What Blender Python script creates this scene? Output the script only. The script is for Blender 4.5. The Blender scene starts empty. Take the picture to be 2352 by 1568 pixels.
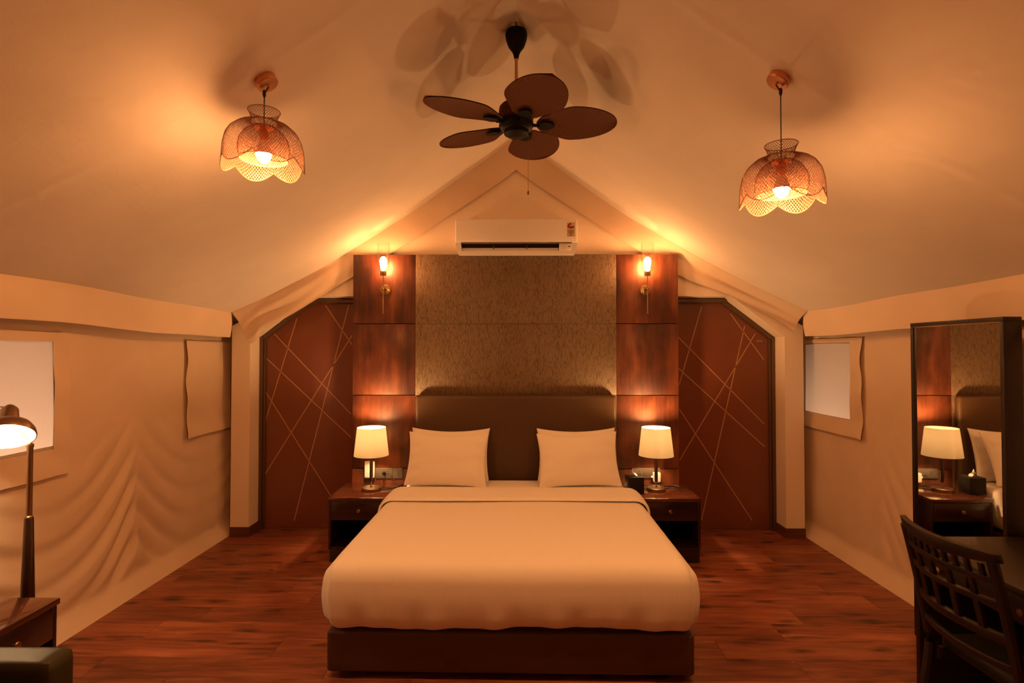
import bpy, bmesh, math, random
from mathutils import Vector, Matrix, Euler
random.seed(7)
R = math.radians
S = bpy.context.scene
C = S.collection

# ------------------------------------------------------------------ camera
FPX, W0, H0 = 1250.0, 2352, 1568
CAM = Vector((0, 0, 1.63))
VPX, VPY = 1186.0, 808.0                       # where the +y direction lands in the photo
pitch = math.atan((VPY - H0 / 2) / FPX)
yaw = math.atan((VPX - W0 / 2) / FPX)
cd = bpy.data.cameras.new('camera')
cd.sensor_width = 36.0
cd.lens = 36.0 * FPX / W0
cd.clip_start = 0.05
cd.dof.use_dof = True
cd.dof.focus_distance = 4.3
cd.dof.aperture_fstop = 2.8
cam = bpy.data.objects.new('camera', cd)
C.objects.link(cam)
cam.location = CAM
cam.rotation_euler = (R(90) + pitch, 0, yaw)
S.camera = cam
RC = Euler((R(90) + pitch, 0, yaw)).to_matrix()

def ray(px, py):
    return RC @ Vector(((px - W0 / 2) / FPX, -(py - H0 / 2) / FPX, -1))
def PY(px, py, y):                             # point of that pixel on the plane y
    d = ray(px, py); return CAM + d * (y / d.y)
def PX(px, py, x):
    d = ray(px, py); return CAM + d * (x / d.x)

# ------------------------------------------------------------------ world, exposure
wd = bpy.data.worlds.new('night')
S.world = wd
wd.use_nodes = True
wd.node_tree.nodes['Background'].inputs[0].default_value = (0.30, 0.25, 0.22, 1)
wd.node_tree.nodes['Background'].inputs[1].default_value = 0.02
S.view_settings.view_transform = 'Standard'
S.view_settings.look = 'None'
S.view_settings.gamma = 1
S.view_settings.use_curve_mapping = False
S.view_settings.exposure = 0.42
S.cycles.sample_clamp_indirect = 6.0
S.cycles.max_bounces = 10
S.cycles.diffuse_bounces = 6
S.cycles.transparent_max_bounces = 16

WARM = (1.0, 0.40, 0.125)                      # tungsten seen by a daylight-balanced camera
SHADE_W = (1.0, 0.52, 0.20)

# lamps in the garden that shine on the canvas windows from outside
for nm, loc, e in (('garden_light', (-3.45, 2.70, 0.55), 75), ('garden_light', (3.3, 4.55, 0.75), 24)):
    l = bpy.data.lights.new(nm, 'POINT'); l.energy = e; l.color = (1.0, 0.58, 0.36); l.shadow_soft_size = 0.08
    o = bpy.data.objects.new(nm, l); C.objects.link(o); o.location = loc

# ------------------------------------------------------------------ materials
def nt(name):
    m = bpy.data.materials.new(name); m.use_nodes = True
    t = m.node_tree; b = t.nodes['Principled BSDF']
    return m, t, b
def N(t, typ, **kw):
    n = t.nodes.new(typ)
    for k, v in kw.items():
        if hasattr(n, k): setattr(n, k, v)
        else: n.inputs[k].default_value = v
    return n
def ramp(t, fac, stops):
    r = t.nodes.new('ShaderNodeValToRGB')
    e = r.color_ramp.elements
    while len(e) < len(stops): e.new(0.5)
    for i, (p, c) in enumerate(stops):
        e[i].position = p; e[i].color = (*c, 1)
    t.links.new(fac, r.inputs[0])
    return r
def bump(t, b, h, strength=0.3, dist=0.002):
    n = t.nodes.new('ShaderNodeBump'); n.inputs['Strength'].default_value = strength
    n.inputs['Distance'].default_value = dist
    t.links.new(h, n.inputs['Height']); t.links.new(n.outputs[0], b.inputs['Normal'])
def coords(t, scale=(1, 1, 1), rot=(0, 0, 0), rnd=False, kind='Object'):
    tc = t.nodes.new('ShaderNodeTexCoord'); mp = t.nodes.new('ShaderNodeMapping')
    mp.inputs['Scale'].default_value = scale; mp.inputs['Rotation'].default_value = rot
    src = tc.outputs[kind]
    if rnd:
        oi = t.nodes.new('ShaderNodeObjectInfo')
        mu = N(t, 'ShaderNodeMath', operation='MULTIPLY'); mu.inputs[1].default_value = 37.0
        t.links.new(oi.outputs['Random'], mu.inputs[0])
        ad = N(t, 'ShaderNodeVectorMath', operation='ADD')
        t.links.new(src, ad.inputs[0]); t.links.new(mu.outputs[0], ad.inputs[1]); src = ad.outputs[0]
    t.links.new(src, mp.inputs[0])
    return mp.outputs[0]
def plain(name, col, rough=0.5, metal=0.0, coat=0.0, spec=0.5, nb=0, ns=200, var=0.3):
    m, t, b = nt(name)
    b.inputs['Base Color'].default_value = (*col, 1)
    b.inputs['Roughness'].default_value = rough; b.inputs['Metallic'].default_value = metal
    b.inputs['Coat Weight'].default_value = coat; b.inputs['Coat Roughness'].default_value = 0.08
    b.inputs['Specular IOR Level'].default_value = spec
    v = coords(t); n = N(t, 'ShaderNodeTexNoise', Scale=ns, Detail=3.0)
    t.links.new(v, n.inputs['Vector'])
    r = ramp(t, n.outputs[0], [(0.3, tuple(c * (1 - 0.1 * var) for c in col)), (0.7, tuple(min(1, c * (1 + 0.08 * var)) for c in col))])
    t.links.new(r.outputs[0], b.inputs['Base Color'])
    if nb: bump(t, b, n.outputs[0], nb, 0.002)
    return m
def emit(name, col, s):
    m = bpy.data.materials.new(name); m.use_nodes = True; t = m.node_tree
    t.nodes.remove(t.nodes['Principled BSDF'])
    e = N(t, 'ShaderNodeEmission'); e.inputs[0].default_value = (*col, 1); e.inputs[1].default_value = s
    t.links.new(e.outputs[0], t.nodes['Material Output'].inputs[0])
    return m
def canvas_mat(name, col):
    m, t, b = nt(name)
    b.inputs['Roughness'].default_value = 0.85; b.inputs['Specular IOR Level'].default_value = 0.15
    v = coords(t, (1, 1, 1))
    n1 = N(t, 'ShaderNodeTexNoise', Scale=3.0, Detail=4.0); n2 = N(t, 'ShaderNodeTexNoise', Scale=420.0, Detail=2.0)
    n3 = N(t, 'ShaderNodeTexNoise', Scale=11.0, Detail=5.0, Distortion=0.6)
    for n in (n1, n2, n3): t.links.new(v, n.inputs['Vector'])
    r = ramp(t, n1.outputs[0], [(0.35, tuple(c * 0.95 for c in col)), (0.65, col)])
    t.links.new(r.outputs[0], b.inputs['Base Color'])
    mx = N(t, 'ShaderNodeMath', operation='MULTIPLY_ADD'); mx.inputs[1].default_value = 6.0
    t.links.new(n3.outputs[0], mx.inputs[0]); t.links.new(n2.outputs[0], mx.inputs[2])
    bump(t, b, mx.outputs[0], 0.35, 0.0012)
    return m
def wood(name, dark, mid, light, grain=(40, 40, 2.2), rough=0.3, coat=0.3, rnd=True, knots=False, blotch=1.5, coatr=0.06, con=0.16, gmix=0.55):
    m, t, b = nt(name)
    v = coords(t, grain, rnd=rnd)
    n = N(t, 'ShaderNodeTexNoise', Scale=1.0, Detail=7.0, Roughness=0.6, Distortion=0.5); t.links.new(v, n.inputs['Vector'])
    v2 = coords(t, tuple(max(0.6, g * 0.06) for g in grain), rnd=rnd)
    n2 = N(t, 'ShaderNodeTexNoise', Scale=blotch, Detail=3.0); t.links.new(v2, n2.inputs['Vector'])
    mix = N(t, 'ShaderNodeMath', operation='MULTIPLY_ADD'); mix.inputs[1].default_value = gmix
    h = N(t, 'ShaderNodeMath', operation='MULTIPLY'); h.inputs[1].default_value = 1 - gmix
    t.links.new(n2.outputs[0], h.inputs[0]); t.links.new(n.outputs[0], mix.inputs[0]); t.links.new(h.outputs[0], mix.inputs[2])
    r = ramp(t, mix.outputs[0], [(0.5 - con, dark), (0.5, mid), (0.5 + con, light)])
    out = r.outputs[0]
    if knots:
        vk = coords(t, (4.2, 13.0, 1), rnd=rnd)
        nk = N(t, 'ShaderNodeTexNoise', Scale=3.0, Detail=3.0); t.links.new(vk, nk.inputs['Vector'])
        ad = N(t, 'ShaderNodeMixRGB', blend_type='ADD'); ad.inputs[0].default_value = 0.35
        t.links.new(vk, ad.inputs[1]); t.links.new(nk.outputs['Color'], ad.inputs[2])
        vo = N(t, 'ShaderNodeTexVoronoi', Scale=1.0); t.links.new(ad.outputs[0], vo.inputs['Vector'])
        kr = ramp(t, vo.outputs['Distance'], [(0.08, (0.10, 0.07, 0.06)), (0.20, (0.5, 0.45, 0.42)), (0.42, (1, 1, 1))])
        mm = N(t, 'ShaderNodeMixRGB', blend_type='MULTIPLY')
        sp = t.nodes.new('ShaderNodeSeparateColor'); t.links.new(vo.outputs['Color'], sp.inputs[0])
        gt = N(t, 'ShaderNodeMath', operation='GREATER_THAN'); gt.inputs[1].default_value = 0.52; t.links.new(sp.outputs[0], gt.inputs[0]); t.links.new(gt.outputs[0], mm.inputs[0])
        t.links.new(out, mm.inputs[1]); t.links.new(kr.outputs[0], mm.inputs[2]); out = mm.outputs[0]
        oi = t.nodes.new('ShaderNodeObjectInfo')
        pr = ramp(t, oi.outputs['Random'], [(0.0, (0.78, 0.74, 0.72)), (1.0, (1.15, 1.12, 1.1))])
        m2 = N(t, 'ShaderNodeMixRGB', blend_type='MULTIPLY'); m2.inputs[0].default_value = 1.0
        t.links.new(out, m2.inputs[1]); t.links.new(pr.outputs[0], m2.inputs[2]); out = m2.outputs[0]
    t.links.new(out, b.inputs['Base Color'])
    b.inputs['Roughness'].default_value = rough
    b.inputs['Coat Weight'].default_value = coat; b.inputs['Coat Roughness'].default_value = coatr
    bump(t, b, n.outputs[0], 0.12, 0.0006)
    return m

M = {}
M['canvas'] = canvas_mat('canvas', (0.73, 0.585, 0.45))
M['canvas_roof'] = canvas_mat('canvas_roof', (0.74, 0.68, 0.62))
M['plaster'] = plain('plaster', (0.82, 0.70, 0.57), 0.75, nb=0.02, ns=40, var=0.2)
M['floor'] = wood('laminate', (0.10, 0.027, 0.012), (0.25, 0.074, 0.035), (0.42, 0.150, 0.074), grain=(3.2, 34, 1), rough=0.42, coat=0.12, knots=True, con=0.135)
M['panel'] = wood('mahogany_veneer', (0.036, 0.007, 0.003), (0.098, 0.022, 0.007), (0.20, 0.054, 0.017), grain=(20, 20, 1.7), rough=0.50, coat=0.14, blotch=4.2, coatr=0.26, con=0.13, gmix=0.36)
M['darkwood'] = wood('dark_polish', (0.007, 0.002, 0.0015), (0.019, 0.006, 0.004), (0.034, 0.011, 0.007), grain=(3, 40, 40), rough=0.3, coat=0.6)
M['topwood'] = wood('polished_top', (0.036, 0.010, 0.005), (0.070, 0.020, 0.010), (0.11, 0.035, 0.016), grain=(3, 40, 3), rough=0.14, coat=1.0, coatr=0.03)
M['blackwood'] = wood('espresso', (0.003, 0.0015, 0.001), (0.007, 0.003, 0.002), (0.014, 0.006, 0.004), grain=(30, 30, 3), rough=0.45, coat=0.06)
M['door'] = plain('door_laminate', (0.17, 0.048, 0.022), 0.30, coat=0.35, ns=8)
M['inlay'] = plain('inlay', (0.50, 0.27, 0.15), 0.35, metal=0.2)
M['doorframe'] = plain('door_frame', (0.14, 0.085, 0.05), 0.35, metal=0.45)
M['skirting'] = wood('skirting', (0.05, 0.016, 0.008), (0.10, 0.032, 0.016), (0.15, 0.05, 0.024), grain=(3, 3, 60), rough=0.35, coat=0.2)
M['linen'] = None
M['brown_leather'] = plain('brown_leatherette', (0.070, 0.033, 0.011), 0.42, nb=0.12, ns=260)
M['olive'] = plain('olive_leatherette', (0.034, 0.029, 0.010), 0.5, spec=0.3, nb=0.15, ns=260)
M['white_plastic'] = plain('white_plastic', (0.80, 0.79, 0.76), 0.35)
M['white_paint'] = plain('glossy_white', (0.90, 0.88, 0.85), 0.28)
M['grey_plastic'] = plain('grey_plate', (0.115, 0.095, 0.078), 0.4)
M['dark_plastic'] = plain('dark_plastic', (0.008, 0.006, 0.005), 0.5, spec=0.25)
M['black_metal'] = plain('black_metal', (0.004, 0.003, 0.0025), 0.5, spec=0.14)
M['copper'] = plain('copper', (0.72, 0.36, 0.22), 0.28, metal=1.0)
M['copper_rod'] = plain('copper_rod', (0.70, 0.45, 0.30), 0.35, metal=0.75)
M['brass'] = plain('antique_brass', (0.46, 0.31, 0.15), 0.30, metal=1.0)
M['bronze'] = plain('bronze', (0.34, 0.22, 0.12), 0.35, metal=1.0)
M['wire'] = plain('copper_wire', (0.24, 0.11, 0.066), 0.5, metal=0.4)
M['cord'] = plain('dark_cord', (0.02, 0.012, 0.008), 0.6)
M['tissue'] = plain('tissue', (0.86, 0.84, 0.80), 0.9)
M['redink'] = plain('red_ink', (0.30, 0.02, 0.02), 0.5)
M['ink'] = plain('ink', (0.10, 0.05, 0.03), 0.5)
M['labelpaper'] = plain('label_paper', (0.62, 0.48, 0.30), 0.6)
M['bulb'] = emit('bulb_glow', WARM, 1300)
M['bulb_sconce'] = emit('bulb_glow_small', WARM, 200)
M['bulb_lamp'] = emit('bulb_glow_shaded', SHADE_W, 650)
M['bulb_read'] = emit('bulb_glow_reading', (1.0, 0.62, 0.30), 110)

def linen_mat():
    m, t, b = nt('linen')
    b.inputs['Base Color'].default_value = (0.87, 0.82, 0.75, 1)
    b.inputs['Roughness'].default_value = 0.8; b.inputs['Specular IOR Level'].default_value = 0.2
    b.inputs['Sheen Weight'].default_value = 0.15
    v = coords(t)
    w = N(t, 'ShaderNodeTexWave', wave_type='BANDS', bands_direction='X'); w.inputs['Scale'].default_value = 26.0
    w.inputs['Distortion'].default_value = 0.6; w.inputs['Detail'].default_value = 2.0
    n = N(t, 'ShaderNodeTexNoise', Scale=7.0, Detail=4.0)
    t.links.new(v, w.inputs['Vector']); t.links.new(v, n.inputs['Vector'])
    a = N(t, 'ShaderNodeMath', operation='MULTIPLY_ADD'); a.inputs[1].default_value = 5.0
    t.links.new(n.outputs[0], a.inputs[0]); t.links.new(w.outputs[0], a.inputs[2])
    bump(t, b, a.outputs[0], 0.3, 0.001)
    return m
M['linen'] = linen_mat()

def wallpaper_mat():
    m, t, b = nt('bark_wallpaper')
    v = coords(t, (1, 1, 0.13))
    d = N(t, 'ShaderNodeTexNoise', Scale=38.0, Detail=4.0); t.links.new(v, d.inputs['Vector'])
    ad = N(t, 'ShaderNodeMixRGB', blend_type='ADD'); ad.inputs[0].default_value = 0.035
    t.links.new(v, ad.inputs[1]); t.links.new(d.outputs['Color'], ad.inputs[2])
    vo = N(t, 'ShaderNodeTexVoronoi', feature='DISTANCE_TO_EDGE', Scale=88.0); t.links.new(ad.outputs[0], vo.inputs['Vector'])
    n2 = N(t, 'ShaderNodeTexNoise', Scale=13.0, Detail=5.0); t.links.new(v, n2.inputs['Vector'])
    su = N(t, 'ShaderNodeMath', operation='MULTIPLY'); t.links.new(vo.outputs[0], su.inputs[0]); t.links.new(n2.outputs[0], su.inputs[1])
    r = ramp(t, su.outputs[0], [(0.0, (0.062, 0.036, 0.017)), (0.05, (0.178, 0.114, 0.062))])
    t.links.new(r.outputs[0], b.inputs['Base Color'])
    b.inputs['Roughness'].default_value = 0.5
    bump(t, b, su.outputs[0], 0.25, 0.002)
    return m
M['wallpaper'] = wallpaper_mat()

def weave_mat():
    m, t, b = nt('woven_rattan')
    v = coords(t, (105, 105, 105), (0, 0, R(35)))
    ck = N(t, 'ShaderNodeTexChecker', Scale=1.0); t.links.new(v, ck.inputs['Vector'])
    ck.inputs['Color1'].default_value = (0.135, 0.046, 0.018, 1); ck.inputs['Color2'].default_value = (0.058, 0.020, 0.009, 1)
    t.links.new(ck.outputs[0], b.inputs['Base Color'])
    b.inputs['Roughness'].default_value = 0.7; b.inputs['Specular IOR Level'].default_value = 0.15
    bump(t, b, ck.outputs[1], 0.5, 0.002)
    return m
M['weave'] = weave_mat()

def shade_mat(name, col, mixf):
    m = bpy.data.materials.new(name); m.use_nodes = True; t = m.node_tree
    t.nodes.remove(t.nodes['Principled BSDF'])
    d = N(t, 'ShaderNodeBsdfDiffuse'); tr = N(t, 'ShaderNodeBsdfTranslucent'); mx = N(t, 'ShaderNodeMixShader')
    n = N(t, 'ShaderNodeTexNoise', Scale=260.0, Detail=2.0); t.links.new(coords(t), n.inputs['Vector'])
    r = ramp(t, n.outputs[0], [(0.3, tuple(c * 0.92 for c in col)), (0.7, col)])
    t.links.new(r.outputs[0], d.inputs[0]); t.links.new(r.outputs[0], tr.inputs[0])
    mx.inputs[0].default_value = mixf
    t.links.new(d.outputs[0], mx.inputs[1]); t.links.new(tr.outputs[0], mx.inputs[2])
    t.links.new(mx.outputs[0], t.nodes['Material Output'].inputs[0])
    return m
M['lampshade'] = shade_mat('lampshade_fabric', (0.60, 0.57, 0.50), 0.5)
M['window_sheet'] = shade_mat('window_sheet', (0.82, 0.76, 0.68), 0.5)

def glass_mat():
    m = bpy.data.materials.new('clear_glass'); m.use_nodes = True; t = m.node_tree
    t.nodes.remove(t.nodes['Principled BSDF'])
    tr = N(t, 'ShaderNodeBsdfTransparent'); g = N(t, 'ShaderNodeBsdfGlossy'); g.inputs['Roughness'].default_value = 0.03
    tr.inputs[0].default_value = (0.985, 0.98, 0.97, 1)
    lw = N(t, 'ShaderNodeLayerWeight'); lw.inputs[0].default_value = 0.25
    f = N(t, 'ShaderNodeMath', operation='MULTIPLY_ADD'); f.inputs[1].default_value = 0.42; f.inputs[2].default_value = 0.02
    t.links.new(lw.outputs['Facing'], f.inputs[0])
    mx = N(t, 'ShaderNodeMixShader')
    t.links.new(f.outputs[0], mx.inputs[0]); t.links.new(tr.outputs[0], mx.inputs[1]); t.links.new(g.outputs[0], mx.inputs[2])
    t.links.new(mx.outputs[0], t.nodes['Material Output'].inputs[0])
    return m
M['glass'] = glass_mat()
M['mirror'] = plain('mirror_silver', (0.80, 0.79, 0.76), 0.015, metal=1.0)

# ------------------------------------------------------------------ mesh helpers
def finish(me, smooth, ang=38):
    if smooth:
        bm = bmesh.new(); bm.from_mesh(me)
        for f in bm.faces: f.smooth = True
        for e in bm.edges:
            if len(e.link_faces) == 2 and e.calc_face_angle(0) > R(ang): e.smooth = False
        bm.to_mesh(me); bm.free()
def obj(name, me, mat, parent=None):
    o = bpy.data.objects.new(name, me); C.objects.link(o)
    if mat is not None and not me.materials: me.materials.append(M[mat] if isinstance(mat, str) else mat)
    if parent is not None: o.parent = parent
    return o
class MB:
    def __init__(s): s.v = []; s.f = []
    def add(s, vs, fs):
        k = len(s.v); s.v += [Vector(v) for v in vs]; s.f += [tuple(i + k for i in f) for f in fs]; return s
    def box(s, x0, x1, y0, y1, z0, z1):
        return s.add([(x0, y0, z0), (x1, y0, z0), (x1, y1, z0), (x0, y1, z0), (x0, y0, z1), (x1, y0, z1), (x1, y1, z1), (x0, y1, z1)],
                     [(0, 3, 2, 1), (4, 5, 6, 7), (0, 1, 5, 4), (1, 2, 6, 5), (2, 3, 7, 6), (3, 0, 4, 7)])
    def lathe(s, prof, n=32, c=(0, 0, 0), close=False):
        vs = []; fs = []
        for (r, z) in prof:
            for i in range(n):
                a = 2 * math.pi * i / n
                vs.append((c[0] + r * math.cos(a), c[1] + r * math.sin(a), c[2] + z))
        m = len(prof)
        for j in range(m - 1 if not close else m):
            for i in range(n):
                a, b = j * n + i, j * n + (i + 1) % n
                k = ((j + 1) % m) * n
                fs.append((a, b, k + (i + 1) % n, k + i))
        if not close:
            if prof[0][0] > 1e-4: fs.append(tuple(range(n))[::-1])
            if prof[-1][0] > 1e-4: fs.append(tuple(range((m - 1) * n, m * n)))
        return s.add(vs, fs)
    def tube(s, pts, r, n=8, cap=True):
        pts = [Vector(p) for p in pts]; vs = []; fs = []
        rr = r if isinstance(r, (list, tuple)) else [r] * len(pts)
        up = Vector((0, 0, 1))
        for i, p in enumerate(pts):
            d = (pts[min(i + 1, len(pts) - 1)] - pts[max(i - 1, 0)]).normalized()
            a = d.cross(up)
            if a.length < 1e-3: a = d.cross(Vector((1, 0, 0)))
            a.normalize(); b = d.cross(a)
            for k in range(n):
                t = 2 * math.pi * k / n
                vs.append(p + (a * math.cos(t) + b * math.sin(t)) * rr[i])
        for i in range(len(pts) - 1):
            for k in range(n):
                fs.append((i * n + k, i * n + (k + 1) % n, (i + 1) * n + (k + 1) % n, (i + 1) * n + k))
        if cap: fs += [tuple(range(n))[::-1], tuple(range((len(pts) - 1) * n, len(pts) * n))]
        return s.add(vs, fs)
    def prism(s, poly, axis, d0, d1):
        n = len(poly)
        def mk(p, d): return {'x': (d, p[0], p[1]), 'y': (p[0], d, p[1]), 'z': (p[0], p[1], d)}[axis]
        vs = [mk(p, d0) for p in poly] + [mk(p, d1) for p in poly]
        fs = [tuple(range(n)), tuple(range(2 * n - 1, n - 1, -1))] + [(i, i + n, (i + 1) % n + n, (i + 1) % n) for i in range(n)]
        return s.add(vs, fs)
    def grid(s, fn, nu, nv, skip=None):
        vs = [fn(i / nu, j / nv) for j in range(nv + 1) for i in range(nu + 1)]
        fs = []
        for j in range(nv):
            for i in range(nu):
                if skip and skip((i + .5) / nu, (j + .5) / nv): continue
                a = j * (nu + 1) + i
                fs.append((a, a + 1, a + nu + 2, a + nu + 1))
        return s.add(vs, fs)
    def mesh(s, name, bevel=0, seg=2, smooth=False, solid=0, ang=38):
        me = bpy.data.meshes.new(name)
        me.from_pydata([tuple(v) for v in s.v], [], s.f); me.update()
        bm = bmesh.new(); bm.from_mesh(me)
        loose = [v for v in bm.verts if not v.link_faces]
        if loose: bmesh.ops.delete(bm, geom=loose, context='VERTS')
        bmesh.ops.recalc_face_normals(bm, faces=bm.faces)
        if solid: bmesh.ops.solidify(bm, geom=bm.faces[:], thickness=solid)
        if bevel:
            es = [e for e in bm.edges if len(e.link_faces) == 2 and e.calc_face_angle(0) > R(30)]
            bmesh.ops.bevel(bm, geom=es, offset=bevel, segments=seg, profile=0.5, affect='EDGES', clamp_overlap=True)
        bm.to_mesh(me); bm.free()
        finish(me, smooth or bevel > 0, ang)
        return me
    def build(s, name, mat, parent=None, **kw):
        return obj(name, s.mesh(name, **kw), mat, parent)
def tag(o, label=None, cat=None, group=None, kind=None):
    if label: o['label'] = label
    if cat: o['category'] = cat
    if group: o['group'] = group
    if kind: o['kind'] = kind
    return o
def empty(name, loc=(0, 0, 0), rz=0):
    o = bpy.data.objects.new(name, None); C.objects.link(o)
    o.location = loc; o.rotation_euler = (0, 0, rz); o.empty_display_size = 0.1
    return o
def copy_tree(o, parent=None):
    c = o.copy(); C.objects.link(c); c.parent = parent
    for ch in list(o.children):
        if ch is not c: copy_tree(ch, c)
    return c
def shift(o, loc):                              # built in world space: move its origin to loc
    loc = Vector(loc)
    o.data.transform(Matrix.Translation(-loc)); o.location = loc
    return o
def box(name, x0, x1, y0, y1, z0, z1, mat, parent=None, bevel=0.002, seg=2):
    """a bevelled box with its origin at its own centre"""
    c = Vector(((x0 + x1) / 2, (y0 + y1) / 2, (z0 + z1) / 2))
    o = MB().box(x0 - c.x, x1 - c.x, y0 - c.y, y1 - c.y, z0 - c.z, z1 - c.z).build(name, mat, parent, bevel=bevel, seg=seg)
    o.location = c
    return o
def sm(a, b, x):
    t = max(0.0, min(1.0, (x - a) / (b - a))); return t * t * (3 - 2 * t)

# ------------------------------------------------------------------ the tent
EAVE = 2.51
Y0, Y1 = -0.7, 5.22
YB, YD, YP = 4.82, 5.035, 4.72                  # gable wall face, door plane, panelling face
def roofz(x): x = abs(x); return 3.53 - 0.787 * x + 0.067 * x * x
SEAM = 2.18
def roof_pt(x, y):
    z = roofz(x); ax = abs(x)
    if y < SEAM: t = (y - Y0) / (SEAM - Y0)
    else: t = (y - SEAM) / (4.8 - SEAM)
    t = max(0, min(1, t))
    z -= 0.013 * math.sin(math.pi * t) * math.sin(math.pi * min(1, ax / 2.5))
    z += 0.006 * math.sin(3.1 * y + 2.0 * x) * sm(0.1, 0.6, ax) * sm(2.6, 2.2, ax)
    z += 0.035 * sm(4.7, 2.6, y) * sm(1.2, 2.4, ax)
    z -= 0.005 * math.exp(-((y - SEAM) / 0.02) ** 2)                       # lapped seam
    z += 0.004 * math.sin(y * 5.3 + (1 if x > 0 else 4)) * sm(2.0, 2.5, ax) # slack eave edge
    return Vector((x, y, z))

# floor
fl = MB().box(-2.75, 2.75, Y0, Y1, -0.06, -0.0125).box(-2.72, 2.72, Y0, -0.302, -0.0125, 0.0).build('floor', 'floor')
tag(fl, 'reddish brown laminate floor of knotty planks running across the tent', 'floor', kind='structure')
PW, PL = 0.19, 1.22
y = -0.3
while y < 5.06:
    x = -2.72 - random.random() * PL * 0.9
    while x < 2.72:
        x0, x1 = max(x, -2.72), min(x + PL, 2.72); y1 = min(y + PW, 5.06)
        if x1 - x0 > 0.03 and y1 - y > 0.02:
            g = 0.0006
            o = box('plank', x0 + g, x1 - g, y + g, y1 - g, -0.0125, 0.0, 'floor', None, bevel=0.0012, seg=1)
            o.parent = fl
        x += PL
    y += PW

# roof
def rg(u, v):
    x = -2.69 + 5.38 * u
    return roof_pt(x, Y0 + (Y1 - Y0) * v)
ce = MB().grid(rg, 112, 270).build('ceiling', 'canvas_roof', smooth=True, ang=25)
tag(ce, 'cream canvas tent roof sloping up to a central ridge', 'ceiling', kind='structure')

# canvas side walls -------------------------------------------------
seams_l = [-0.7, 0.9, 2.35, 3.78, 5.3]
seams_r = [-0.7, 1.0, 2.9, 4.0, 5.3]
WX = 2.64
def wall_off(y, z, seams, amp):
    for a, b in zip(seams, seams[1:]):
        if a <= y <= b:
            t = (y - a) / (b - a); break
    else: t = 0.5
    sag = 4 * t * (1 - t)
    low = sm(1.35, 0.35, z) * sm(0.02, 0.22, z)
    dist = min(t, 1 - t) * (b - a)
    ph = z + 0.50 * sag
    near = 0.22 + 0.78 * math.exp(-(dist / 0.42) ** 2)
    q = math.sin(2 * math.pi * ph / 0.21 + 0.7 * math.sin(3 * y))
    d = amp * low * near * (q + 0.35 * math.sin(4 * math.pi * ph / 0.21 + 1.0)) * sm(0.0, 0.05, dist)
    d += amp * 0.7 * low * math.exp(-(dist / 0.05) ** 2)
    d += amp * 0.5 * low * math.sin(2 * math.pi * (z * 0.6 + 0.6 * sag) / 0.5)
    d *= 1 - 0.72 * sm(4.0, 4.55, y)
    d += 0.012 * math.sin(4.1 * y + 1.3 * z) * sm(1.9, 1.2, z) * sm(0.0, 0.3, z)
    d += 0.092 * max(0.0, 1 - z / 0.10)               # hem kicks in to the floor
    return d
def make_wall(name, sx, seams, amp, holes, label):
    def fn(u, v):
        y, z = Y0 + (Y1 - Y0) * u, 2.0 * v ** 1.0
        return Vector((sx * (WX - wall_off(y, z, seams, amp)), y, z))
    def skip(u, v):
        y, z = Y0 + (Y1 - Y0) * u, 2.0 * v
        return any(a < y < b and c < z < d for a, b, c, d in holes)
    o = MB().grid(fn, 300, 84, skip).build(name, 'canvas', smooth=True, ang=60)
    return tag(o, label, 'wall', kind='structure')
HL = (2.10, 3.067, 1.085, 1.69)
HR = (4.30, 4.98, 1.10, 1.70)
make_wall('wall_left', -1, seams_l, 0.020, [HL], 'slack cream canvas side wall behind the reading lamp')
make_wall('wall_right', 1, seams_r, 0.005, [HR], 'cream canvas side wall behind the standing mirror')
wf = MB().prism([(-2.68, 0), (2.68, 0), (2.68, 1.95), (1.4, 2.56), (0, 3.52), (-1.4, 2.56), (-2.68, 1.95)], 'y', Y0 - 0.03, Y0).build('wall_front', 'canvas')
tag(wf, 'canvas end wall facing the foot of the bed', 'wall', kind='structure')
wr = MB().prism([(-2.68, 0), (2.68, 0), (2.68, 1.95), (1.4, 2.62), (0, 3.6), (-1.4, 2.62), (-2.68, 1.95)], 'y', Y1 - 0.02, Y1).build('wall_rear', 'canvas')
tag(wr, 'outer canvas end wall behind the plastered gable', 'wall', kind='structure')

# plastered gable wall with two door openings ------------------------
DX, DI, DC, DZ1, DZ2 = 2.367, 1.38, 1.90, 1.765, 2.125
poly = [(-2.53, 0), (-2.53, 1.86), (-2.0, 2.16), (-1.436, 2.47), (-0.864, 2.84), (0, 3.46), (0.864, 2.84), (1.436, 2.47), (2.0, 2.16), (2.53, 1.86), (2.53, 0),
        (DX, 0), (DX, DZ1), (DC, DZ2), (DI, DZ2), (DI, 0), (-DI, 0), (-DI, DZ2), (-DC, DZ2), (-DX, DZ1), (-DX, 0)]
wb = MB().prism(poly, 'y', YB, 5.16).build('wall_back', 'plaster')
tag(wb, 'plastered cream gable wall with a door opening on each side of the bed', 'wall', kind='structure')

for side, nm, lab in ((-1, 'baseboard_left', 'dark skirting round the wall pier beside the sagging canvas strip'), (1, 'baseboard_right', 'dark skirting round the wall pier on the mirror side')):
    b = MB()
    xs = sorted((side * 2.53, side * (DX - 0.012)))
    b.box(xs[0], xs[1], YB - 0.012, YB, 0, 0.085)
    xs = sorted((side * DX, side * (DX - 0.012)))
    b.box(xs[0], xs[1], YB, YD - 0.035, 0, 0.085)
    o = b.build(nm, 'skirting'); shift(o, (side * 2.45, YB, 0)); tag(o, lab, 'skirting', kind='structure')

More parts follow.
